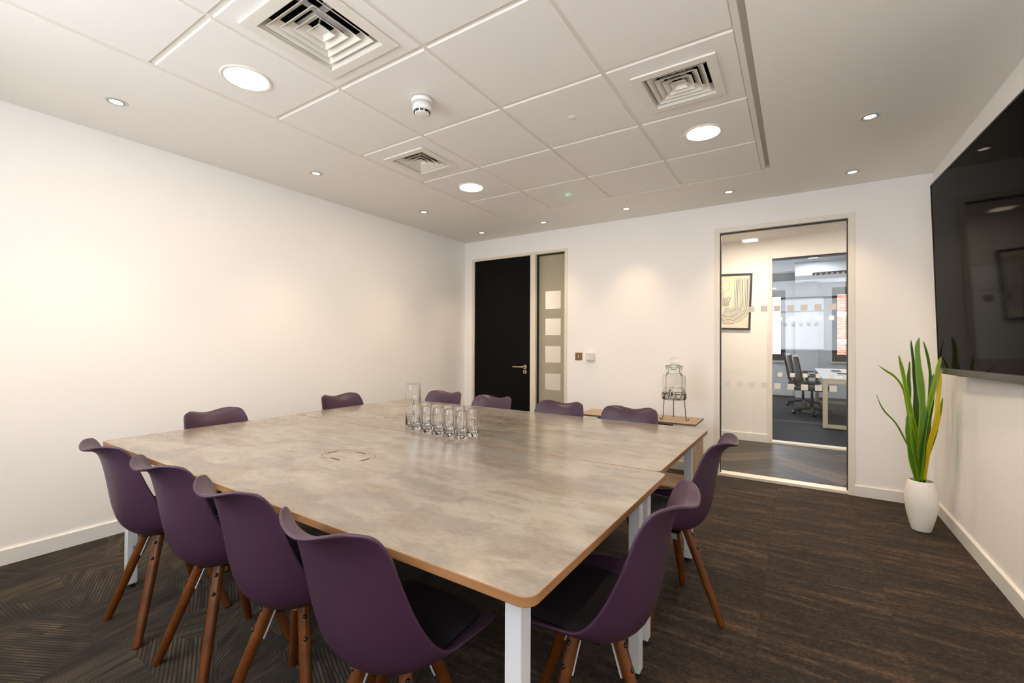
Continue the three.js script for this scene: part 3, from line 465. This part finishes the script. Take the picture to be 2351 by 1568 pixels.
function desk(name, label, corners, lid, s) {
  // corners in metres: x0, x1, z0, z1, turn about the middle
  const { x0, x1, z0, z1, turn } = corners, cx = (x0 + x1) / 2, cz = (z0 + z1) / 2, w = x1 - x0, d = z1 - z0;
  const o = thing(name, label, 'table', [cx, 0, cz], turn, 'desks pushed together as one meeting table');
  const top = new THREE.MeshPhysicalMaterial({ map: laminate(s, s), roughness: 0.18, specularIntensity: 1.0 });
  const shape = roundShape(-w / 2, w / 2, -d / 2, d / 2, 0.032), [lx, lz, lw, ld] = lid, hole = roundShape(lx - lw / 2, lx + lw / 2, -lz - ld / 2, -lz + ld / 2, 0.0435, THREE.Path); shape.holes.push(hole);
  const g = new THREE.ExtrudeGeometry(shape, { depth: TT - 0.003, bevelEnabled: true, bevelSize: 0.0015, bevelThickness: 0.0015, bevelSegments: 2, bevelOffset: -0.0015, curveSegments: 10 }).rotateX(-PI / 2).translate(0, TY - TT + 0.0015, 0);
  const fit = (q) => { const p = q.attributes.position, nn = q.attributes.normal, uv = q.attributes.uv; for (let i = 0; i < p.count; i++) { if (Math.abs(nn.getY(i)) > 0.5) uv.setXY(i, (p.getX(i) + w / 2) / w, (p.getZ(i) + d / 2) / d); else uv.setXY(i, (p.getX(i) + p.getZ(i)) * 1.0, p.getY(i) * 12); } return q; };
  mesh('tabletop', fit(g), [top, M.edgewood], o);
  // cable port lid: rounded rectangle with a finger slot in the middle of each side
  const a = lw / 2 - 0.0014, b = ld / 2 - 0.0014, sl = 0.028, n = 0.011, ls = new THREE.Shape(), r = 0.042;
  ls.moveTo(-a + r, -b); ls.lineTo(-sl, -b); ls.lineTo(-sl, -b + n); ls.lineTo(sl, -b + n); ls.lineTo(sl, -b); ls.lineTo(a - r, -b); ls.absarc(a - r, -b + r, r, -PI / 2, 0, false); ls.lineTo(a, -sl * 0.8); ls.lineTo(a - n, -sl * 0.8); ls.lineTo(a - n, sl * 0.8); ls.lineTo(a, sl * 0.8);
  ls.absarc(a - r, b - r, r, 0, PI / 2, false); ls.lineTo(sl, b); ls.lineTo(sl, b - n); ls.lineTo(-sl, b - n); ls.lineTo(-sl, b); ls.lineTo(-a + r, b); ls.absarc(-a + r, b - r, r, PI / 2, PI, false); ls.lineTo(-a, sl * 0.8); ls.lineTo(-a + n, sl * 0.8); ls.lineTo(-a + n, -sl * 0.8); ls.lineTo(-a, -sl * 0.8); ls.absarc(-a + r, -b + r, r, PI, 1.5 * PI, false);
  const lg = new THREE.ExtrudeGeometry(ls, { depth: TT - 0.004, bevelEnabled: false }).rotateX(-PI / 2).translate(lx, TY - TT + 0.0035, lz);
  mesh('cable_lid', fit(lg), [top, M.edgewood], o);
  mesh('lid_tray', box(lw + 0.03, 0.004, ld + 0.03, lx, TY - TT - 0.002, lz), M.edgewood, o);
  for (const [sx, sz] of [[-1, -1], [1, -1], [1, 1], [-1, 1]]) {
    const px = sx * (w / 2 - 0.088), pz = sz * (d / 2 - 0.095), l = mesh('leg', rbox(0.042, TY - TT - 0.024, 0.042, 0.003, px, 0.02 + (TY - TT - 0.024) / 2, pz), M.legwhite, o);
    mesh('foot', rod([px, 0, pz], [px, 0.022, pz], 0.019, 0.016, 14), M.footblack, l);
  }
  for (const sz of [-1, 1]) mesh('beam', rbox(w - 0.25, 0.045, 0.026, 0.003, 0, TY - TT - 0.026, sz * (d / 2 - 0.16)), M.footblack, o);
  for (const sx of [-1, 1]) mesh('cross_rail', rbox(0.04, 0.04, d - 0.234, 0.003, sx * (w / 2 - 0.088), TY - TT - 0.024, 0), M.legwhite, o);
  mesh('cable_tray', [box(w * 0.6, 0.003, 0.14, 0, TY - 0.13, 0), box(w * 0.6, 0.06, 0.003, 0, TY - 0.1, 0.07), box(w * 0.6, 0.06, 0.003, 0, TY - 0.1, -0.07), box(0.02, 0.09, 0.14, -w * 0.25, TY - 0.075, 0), box(0.02, 0.09, 0.14, w * 0.25, TY - 0.075, 0)], M.footblack, o);
  return o;
}
desk('meeting_desk', 'near half of the meeting table, mottled stone laminate with plywood edge', { x0: 0.768, x1: 3.222, z0: 2.802, z1: 3.800, turn: -0.011 }, [2.015 - 1.995, 3.305 - 3.3015, 0.236, 0.140], 5);
desk('meeting_desk', 'far half of the meeting table, carrying the drinking glasses', { x0: 0.752, x1: 3.206, z0: 1.778, z1: 2.797, turn: -0.0115 }, [2.005 - 1.979, 2.295 - 2.285, 0.236, 0.140], 9);

// ================================================================ CHAIRS
// per row of the shell, front lip to top rim: z, y, half width, how far the side edges lift, and the direction of that lift (degrees from upright towards the front)
const rows = [[0.214, 0.400, 0.140, 0.004, 0], [0.198, 0.416, 0.186, 0.012, 0], [0.128, 0.419, 0.216, 0.036, 4], [0.042, 0.405, 0.225, 0.064, 14], [-0.045, 0.394, 0.226, 0.090, 29], [-0.112, 0.402, 0.224, 0.104, 44], [-0.160, 0.443, 0.217, 0.103, 57], [-0.186, 0.517, 0.206, 0.084, 68], [-0.200, 0.606, 0.195, 0.060, 78], [-0.213, 0.688, 0.187, 0.044, 86], [-0.230, 0.746, 0.180, 0.040, 90], [-0.260, 0.786, 0.164, 0.042, 92], [-0.294, 0.797, 0.126, 0.044, 92]];
const curveZY = new THREE.CatmullRomCurve3(rows.map(([z, y]) => V(0, y, z)), false, 'catmullrom', 0.5), curveWA = new THREE.CatmullRomCurve3(rows.map(([, , w, a, g]) => V(w, a, g / 90)), false, 'catmullrom', 0.5);
function shellPoint(u, v) {
  const P = curveZY.getPoint(v), q = curveWA.getPoint(v), k = Math.pow(Math.abs(u), 2.3), n = V(0, Math.cos(q.z * PI / 2), Math.sin(q.z * PI / 2));
  const top = sstep(0.72, 0.97, v), out = P.clone().addScaledVector(n, q.y * k); out.x = q.x * u;
  out.y += top * (0.032 * Math.pow(Math.abs(u), 1.6) * (1 - 0.35 * Math.pow(Math.abs(u), 4)) - 0.010); 
  return out;
}
function shellNormal(u, v) { const e = 1e-3, a = shellPoint(Math.min(1, u + e), v).sub(shellPoint(Math.max(-1, u - e), v)), b = shellPoint(u, Math.min(1, v + e)).sub(shellPoint(u, Math.max(0, v - e))); return a.cross(b).normalize(); }
function shellGeometry() {
  const NU = 36, NV = 64, t = 0.0045, p = [], ix = [], id = (i, j, s) => (j * (NU + 1) + i) * 2 + s, us = [], vs = [];
  for (let i = 0; i <= NU; i++) us.push(Math.sin((i / NU * 2 - 1) * PI / 2 * 0.86) / Math.sin(PI / 2 * 0.86));
  for (let j = 0; j <= NV; j++) { const s = j / NV; vs.push(s - 0.11 * Math.sin(2 * PI * s) * 0.9); }
  const C = [], Nn = [];
  for (let j = 0; j <= NV; j++) for (let i = 0; i <= NU; i++) { const c = shellPoint(us[i], vs[j]), n = shellNormal(us[i], vs[j]); C.push(c); Nn.push(n); for (const s of [1, -1]) p.push(c.x + n.x * t * s, c.y + n.y * t * s, c.z + n.z * t * s); }
  for (let j = 0; j < NV; j++) for (let i = 0; i < NU; i++) { const a = id(i, j, 0), b = id(i + 1, j, 0), c = id(i + 1, j + 1, 0), d = id(i, j + 1, 0); ix.push(a, b, c, a, c, d, a + 1, c + 1, b + 1, a + 1, d + 1, c + 1); }
  const loop = []; for (let i = 0; i < NU; i++) loop.push([i, 0]); for (let j = 0; j < NV; j++) loop.push([NU, j]); for (let i = NU; i > 0; i--) loop.push([i, NV]); for (let j = NV; j > 0; j--) loop.push([0, j]);
  const S = 4, start = p.length / 3, ring = loop.map(([i, j], q) => {
    const k = j * (NU + 1) + i, prev = loop[(q + loop.length - 1) % loop.length], next = loop[(q + 1) % loop.length], tan = C[next[1] * (NU + 1) + next[0]].clone().sub(C[prev[1] * (NU + 1) + prev[0]]).normalize(), out = Nn[k].clone().cross(tan).negate().normalize(), r = [id(i, j, 0)];
    const inside = C[Math.round(NV / 2) * (NU + 1) + NU / 2]; const nb = C[clamp(j, 1, NV - 1) * (NU + 1) + clamp(i, 1, NU - 1)]; if (out.dot(C[k].clone().sub(nb)) < 0) out.negate();
    for (let m = 1; m < S; m++) { const f = PI / 2 - PI * m / S, v = C[k].clone().addScaledVector(Nn[k], Math.sin(f) * t).addScaledVector(out, Math.cos(f) * t); r.push(p.length / 3); p.push(v.x, v.y, v.z); }
    r.push(id(i, j, 1)); return r; });
  ring.forEach((r, q) => { const n = ring[(q + 1) % ring.length]; for (let m = 0; m < S; m++) ix.push(r[m], r[m + 1], n[m + 1], r[m], n[m + 1], n[m]); });
  const g = new THREE.BufferGeometry(); g.setAttribute('position', new THREE.Float32BufferAttribute(p, 3)); g.setIndex(ix); g.computeVertexNormals(); return g;
}
function padGeometry() {
  const NU = 22, NV = 26, p = [], ix = [], id = (i, j, s) => (j * (NU + 1) + i) * 2 + s;
  for (let j = 0; j <= NV; j++) for (let i = 0; i <= NU; i++) { const a = i / NU * 2 - 1, b = j / NV * 2 - 1, rr = Math.max(Math.abs(a), Math.abs(b)), k = Math.pow(Math.pow(Math.abs(a), 5) + Math.pow(Math.abs(b), 5), 0.2) || 1, f = rr / k, u = a * f * 0.80, v = 0.245 + b * f * 0.185, c = shellPoint(u, v), n = shellNormal(u, v), e = Math.pow(Math.max(0, 1 - Math.pow(rr, 6)), 0.5);
    for (const s of [0.008 + 0.024 * e, 0.0052]) p.push(c.x + n.x * s, c.y + n.y * s, c.z + n.z * s); }
  for (let j = 0; j < NV; j++) for (let i = 0; i < NU; i++) { const a = id(i, j, 0), b = id(i + 1, j, 0), c = id(i + 1, j + 1, 0), d = id(i, j + 1, 0); ix.push(a, b, c, a, c, d, a + 1, c + 1, b + 1, a + 1, d + 1, c + 1); }
  for (let i = 0; i < NU; i++) for (const j of [0, NV]) ix.push(id(i, j, 0), id(i, j, 1), id(i + 1, j, 1), id(i, j, 0), id(i + 1, j, 1), id(i + 1, j, 0));
  for (let j = 0; j < NV; j++) for (const i of [0, NU]) ix.push(id(i, j, 0), id(i, j, 1), id(i, j + 1, 1), id(i, j, 0), id(i, j + 1, 1), id(i, j + 1, 0));
  const g = new THREE.BufferGeometry(); g.setAttribute('position', new THREE.Float32BufferAttribute(p, 3)); g.setIndex(ix); g.computeVertexNormals(); return g;
}
const CG = { shell: shellGeometry(), pad: padGeometry() };
{ // leg leaning out along +x: top at radius 0.085, foot at radius 0.238
  const top = V(0.085, 0.385, 0), foot = V(0.238, 0, 0), dir = foot.clone().sub(top).normalize(), side = V(0, 0, 1), out = side.clone().cross(dir);
  const N = 16, p = [], uv = [], ix = [], put = (c, r, flat, v) => { for (let i = 0; i <= N; i++) { const a = i / N * 2 * PI, q = c.clone().addScaledVector(out, Math.cos(a) * r).addScaledVector(side, Math.sin(a) * r); if (flat) q.y = 0.0; p.push(q.x, q.y, q.z); uv.push(i / N, v); } };
  put(top, 0.0185, false, 1); put(top.clone().lerp(foot, 0.55), 0.0172, false, 0.45); put(foot.clone().addScaledVector(dir, -0.006), 0.0150, false, 0.03); put(foot.clone().addScaledVector(dir, -0.004), 0.0145, true, 0);
  for (let j = 0; j < 3; j++) for (let i = 0; i < N; i++) { const a = j * (N + 1) + i, b = a + N + 1; ix.push(a, a + 1, b + 1, a, b + 1, b); }
  const base = p.length / 3; p.push(foot.x, 0, 0); uv.push(0.5, 0); for (let i = 0; i < N; i++) ix.push(3 * (N + 1) + i, 3 * (N + 1) + i + 1, base);
  const g = new THREE.BufferGeometry(); g.setAttribute('position', new THREE.Float32BufferAttribute(p, 3)); g.setAttribute('uv', new THREE.Float32BufferAttribute(uv, 2)); g.setIndex(ix); g.computeVertexNormals(); CG.leg = g;
  const tab = new RoundedBoxGeometry(0.005, 0.125, 0.026, 2, 0.002), m = new THREE.Matrix4().makeBasis(out, dir.clone().negate(), side); const c = top.clone().addScaledVector(dir, 0.05).addScaledVector(out, -0.0205); tab.applyMatrix4(m).translate(c.x, c.y, c.z); CG.tab = tab;
  CG.bolts = [0.03, 0.092].map((d) => { const b = top.clone().addScaledVector(dir, d).addScaledVector(out, 0.0175); return new THREE.SphereGeometry(0.0068, 12, 8).translate(b.x, b.y, b.z); });
  CG.plate = merge([box(0.15, 0.006, 0.15, 0, 0.380, 0).rotateY(PI / 4), box(0.05, 0.02, 0.05, 0, 0.371, 0)]);
}
function chair(x, z, turn, legTurn, label, group) {
  const o = thing('shell_chair', label, 'chair', [x, 0, z], turn, group);
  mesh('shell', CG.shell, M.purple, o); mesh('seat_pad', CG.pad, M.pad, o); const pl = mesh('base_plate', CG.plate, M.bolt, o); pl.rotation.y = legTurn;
  for (let k = 0; k < 4; k++) { const l = mesh('leg', CG.leg, M.legwood, o); l.rotation.y = legTurn + PI / 4 + k * PI / 2; mesh('bracket', CG.tab, M.silver, l); CG.bolts.forEach((g) => mesh('bolt', g, M.bolt, l)); }
  return o;
}
const near = 'chairs along the near side of the table';
chair(1.265, 3.680, PI + 0.0, 0, 'purple shell chair farthest left of the near row, by the left wall', near);
chair(1.770, 3.670, PI + 0.02, 0, 'second purple shell chair from the left in the near row', near);
chair(2.250, 3.668, PI - 0.02, 0.35, 'third purple shell chair from the left in the near row', near);
chair(2.715, 3.680, PI + 0.0, 0.3, 'largest purple shell chair, at the near corner of the table front', near);
const right = 'chairs along the right side of the table';
chair(3.122, 3.272, -PI / 2, 0.5, 'purple shell chair at the right side of the table, nearest the viewer', right);
chair(3.130, 2.405, -PI / 2 - 0.03, 0.72, 'purple shell chair at the right side of the table, in front of the glass panel', right);
const far = 'chairs along the far side of the table';
chair(1.135, 1.885, 0.05, 0, 'purple shell chair of the far row beside the left edge of the door', far);
chair(1.655, 1.936, -0.02, 0, 'purple shell chair of the far row in front of the black door', far);
chair(2.245, 1.942, 0.03, 0, 'purple shell chair of the far row in front of the frosted sidelight', far);
chair(2.735, 1.938, 0.0, 0, 'purple shell chair of the far row beside the water dispenser', far);
const left = 'chairs along the left wall side of the table';
chair(0.895, 3.215, PI / 2 + 0.15, 0, 'purple shell chair on the left side nearer the viewer', left);
chair(0.800, 2.295, PI / 2 + 0.0, 0, 'purple shell chair on the left side farther from the viewer', left);

// ================================================================ GLASSES, JUG, DISPENSER
{
  const g = lathe([[0.0001, 0], [0.021, 0], [0.0235, 0.003], [0.0275, 0.02], [0.0325, 0.055], [0.0330, 0.075], [0.0315, 0.105], [0.0272, 0.142], [0.0266, 0.1432], [0.0260, 0.142], [0.0300, 0.105], [0.0315, 0.075], [0.0310, 0.055], [0.0265, 0.026], [0.018, 0.018], [0.0001, 0.016]], 40);
  const spots = [[1.838, 2.728, 'front'], [1.941, 2.748, 'front'], [2.034, 2.756, 'front'], [2.120, 2.766, 'front'], [2.206, 2.772, 'front'], [1.832, 2.640, 'rear'], [1.922, 2.652, 'rear'], [2.012, 2.655, 'rear'], [2.100, 2.660, 'rear'], [2.214, 2.690, 'rear']];
  const lab = ['leftmost drinking glass of the front row, beside the jug', 'second drinking glass of the front row from the left', 'middle drinking glass of the front row', 'fourth drinking glass of the front row from the left', 'drinking glass closest to the viewer in the front row', 'leftmost drinking glass of the back row', 'second drinking glass of the back row from the left', 'middle drinking glass of the back row', 'fourth drinking glass of the back row from the left', 'rightmost drinking glass, standing clear of the rows'];
  spots.forEach(([x, z], k) => { const t = tag(mesh('drinking_glass', g, M.tumbler, scene), lab[k], 'glass', 'drinking glasses on the table'); t.position.set(x, TY + 0.0005, z); t.rotation.y = k; });
  const o = thing('glass_jug', 'tall clear glass jug with a looped handle on the table', 'jug', [1.745, TY + 0.0005, 2.655], 0.85);
  mesh('body', lathe([[0.0001, 0], [0.040, 0], [0.044, 0.003], [0.0445, 0.10], [0.044, 0.18], [0.0405, 0.246], [0.0395, 0.2475], [0.0388, 0.246], [0.042, 0.18], [0.0425, 0.10], [0.0418, 0.008], [0.0001, 0.006]], 48), M.tumbler, o);
  mesh('handle', tube([[0, 0.185, 0.046], [0, 0.190, 0.062], [0, 0.178, 0.074], [0, 0.13, 0.077], [0, 0.085, 0.074], [0, 0.073, 0.062], [0, 0.078, 0.046]], 0.0055, 40, 12), M.tumbler, o);
}
const SY = 0.555;
{
  const o = thing('side_unit', 'low plywood side unit against the far wall', 'side table', [2.40, 0, 0.43]);
  mesh('top_board', rbox(1.06, 0.018, 0.38, 0.002, 0, SY - 0.009, 0), M.sidewood, o); mesh('top_board_edge', [box(1.062, 0.012, 0.0012, 0, SY - 0.009, 0.1905), box(0.0012, 0.012, 0.378, 0.5305, SY - 0.009, 0)], M.sideedge, o);
  for (const x of [-0.30, 0.22]) mesh('riser_block', box(0.10, 0.112, 0.30, x, SY - 0.018 - 0.056, -0.02), M.sideedge, o);
  mesh('lower_board', rbox(1.06, 0.018, 0.38, 0.002, 0, 0.416, 0), M.sidewood, o);
  for (const x of [-0.52, 0.0, 0.52]) mesh('upright', rbox(0.018, 0.389, 0.37, 0.002, x, 0.2125, 0), M.sidewood, o);
  mesh('bottom_board', rbox(1.06, 0.018, 0.38, 0.002, 0, 0.009, 0), M.sidewood, o);
  mesh('shelf', rbox(0.50, 0.016, 0.34, 0.002, -0.26, 0.21, -0.01), M.sidewood, o);
}
{
  const X = 2.722, Z = 0.452, st = thing('wire_stand', 'black wire stand carrying the glass drinks dispenser', 'stand', [X, SY + 0.003, Z], 0.25);
  const ring = (r, y) => tube(Array.from({ length: 16 }, (_, i) => [Math.cos(i / 16 * 2 * PI) * r, y, Math.sin(i / 16 * 2 * PI) * r]), 0.0028, 60, 8, true);
  mesh('lower_ring', ring(0.096, 0.178), M.wire, st); mesh('upper_ring', ring(0.099, 0.228), M.wire, st);
  mesh('cross_bars', [rod([-0.096, 0.178, 0], [0.096, 0.178, 0], 0.0026, 0.0026, 8), rod([0, 0.178, -0.096], [0, 0.178, 0.096], 0.0026, 0.0026, 8)], M.wire, st);
  for (const a of [0.5, 2.6, 4.71]) { const c = Math.cos(a), s = Math.sin(a); mesh('leg', tube([[0.096 * c, 0.228, 0.096 * s], [0.097 * c, 0.178, 0.097 * s], [0.103 * c, 0.09, 0.103 * s], [0.110 * c, 0.02, 0.110 * s], [0.118 * c, 0.001, 0.118 * s], [0.130 * c, 0.003, 0.130 * s], [0.136 * c, 0.018, 0.136 * s]], 0.0030, 40, 8), M.wire, st); }
  for (let k = 0; k < 6; k++) { const a = k / 6 * 2 * PI + 0.2; const t = new THREE.TorusGeometry(0.022, 0.0022, 8, 24); t.rotateY(PI / 2 - a).translate(Math.cos(a) * 0.0985, 0.203, Math.sin(a) * 0.0985); mesh('scroll', t, M.wire, st); }
  const d = thing('drinks_dispenser', 'clear faceted glass drinks dispenser with lid and tap on wire stand', 'dispenser', [X, SY + 0.185, Z], 0.2);
  const oct = (pts) => toCreasedNormals(new THREE.LatheGeometry(pts.map(([r, y]) => new THREE.Vector2(r, y)), 8), 0.5);
  mesh('jar', oct([[0.0001, 0], [0.086, 0], [0.094, 0.008], [0.095, 0.19], [0.088, 0.205], [0.066, 0.222], [0.064, 0.255], [0.069, 0.262], [0.069, 0.270], [0.0605, 0.270], [0.0575, 0.252], [0.0595, 0.226], [0.084, 0.203], [0.0895, 0.188], [0.0885, 0.016], [0.081, 0.010], [0.0001, 0.009]]), M.jar, d);
  mesh('water', oct([[0.0001, 0.0105], [0.080, 0.0115], [0.0875, 0.017], [0.0877, 0.088], [0.0001, 0.088]]), M.water, d);
  mesh('lid', lathe([[0.0001, 0.245], [0.052, 0.245], [0.054, 0.268], [0.056, 0.2715], [0.070, 0.272], [0.0755, 0.279], [0.073, 0.288], [0.050, 0.300], [0.028, 0.306], [0.024, 0.314], [0.030, 0.326], [0.033, 0.342], [0.028, 0.354], [0.015, 0.361], [0.0001, 0.362]], 40), M.jar, d);
  const t = mesh('tap', [rod([0, 0.045, 0.085], [0, 0.045, 0.125], 0.011, 0.010, 16), rod([0, 0.025, 0.118], [0, 0.070, 0.118], 0.011, 0.011, 16), rod([0, 0.068, 0.118], [0.0, 0.09, 0.124], 0.005, 0.008, 12)], M.chrome, d);
  t.rotation.y = -0.25; mesh('tap_washer', new THREE.TorusGeometry(0.014, 0.004, 8, 20).translate(0, 0.045, 0.097), M.bolt, t);
}
renderer.render(scene, camera);
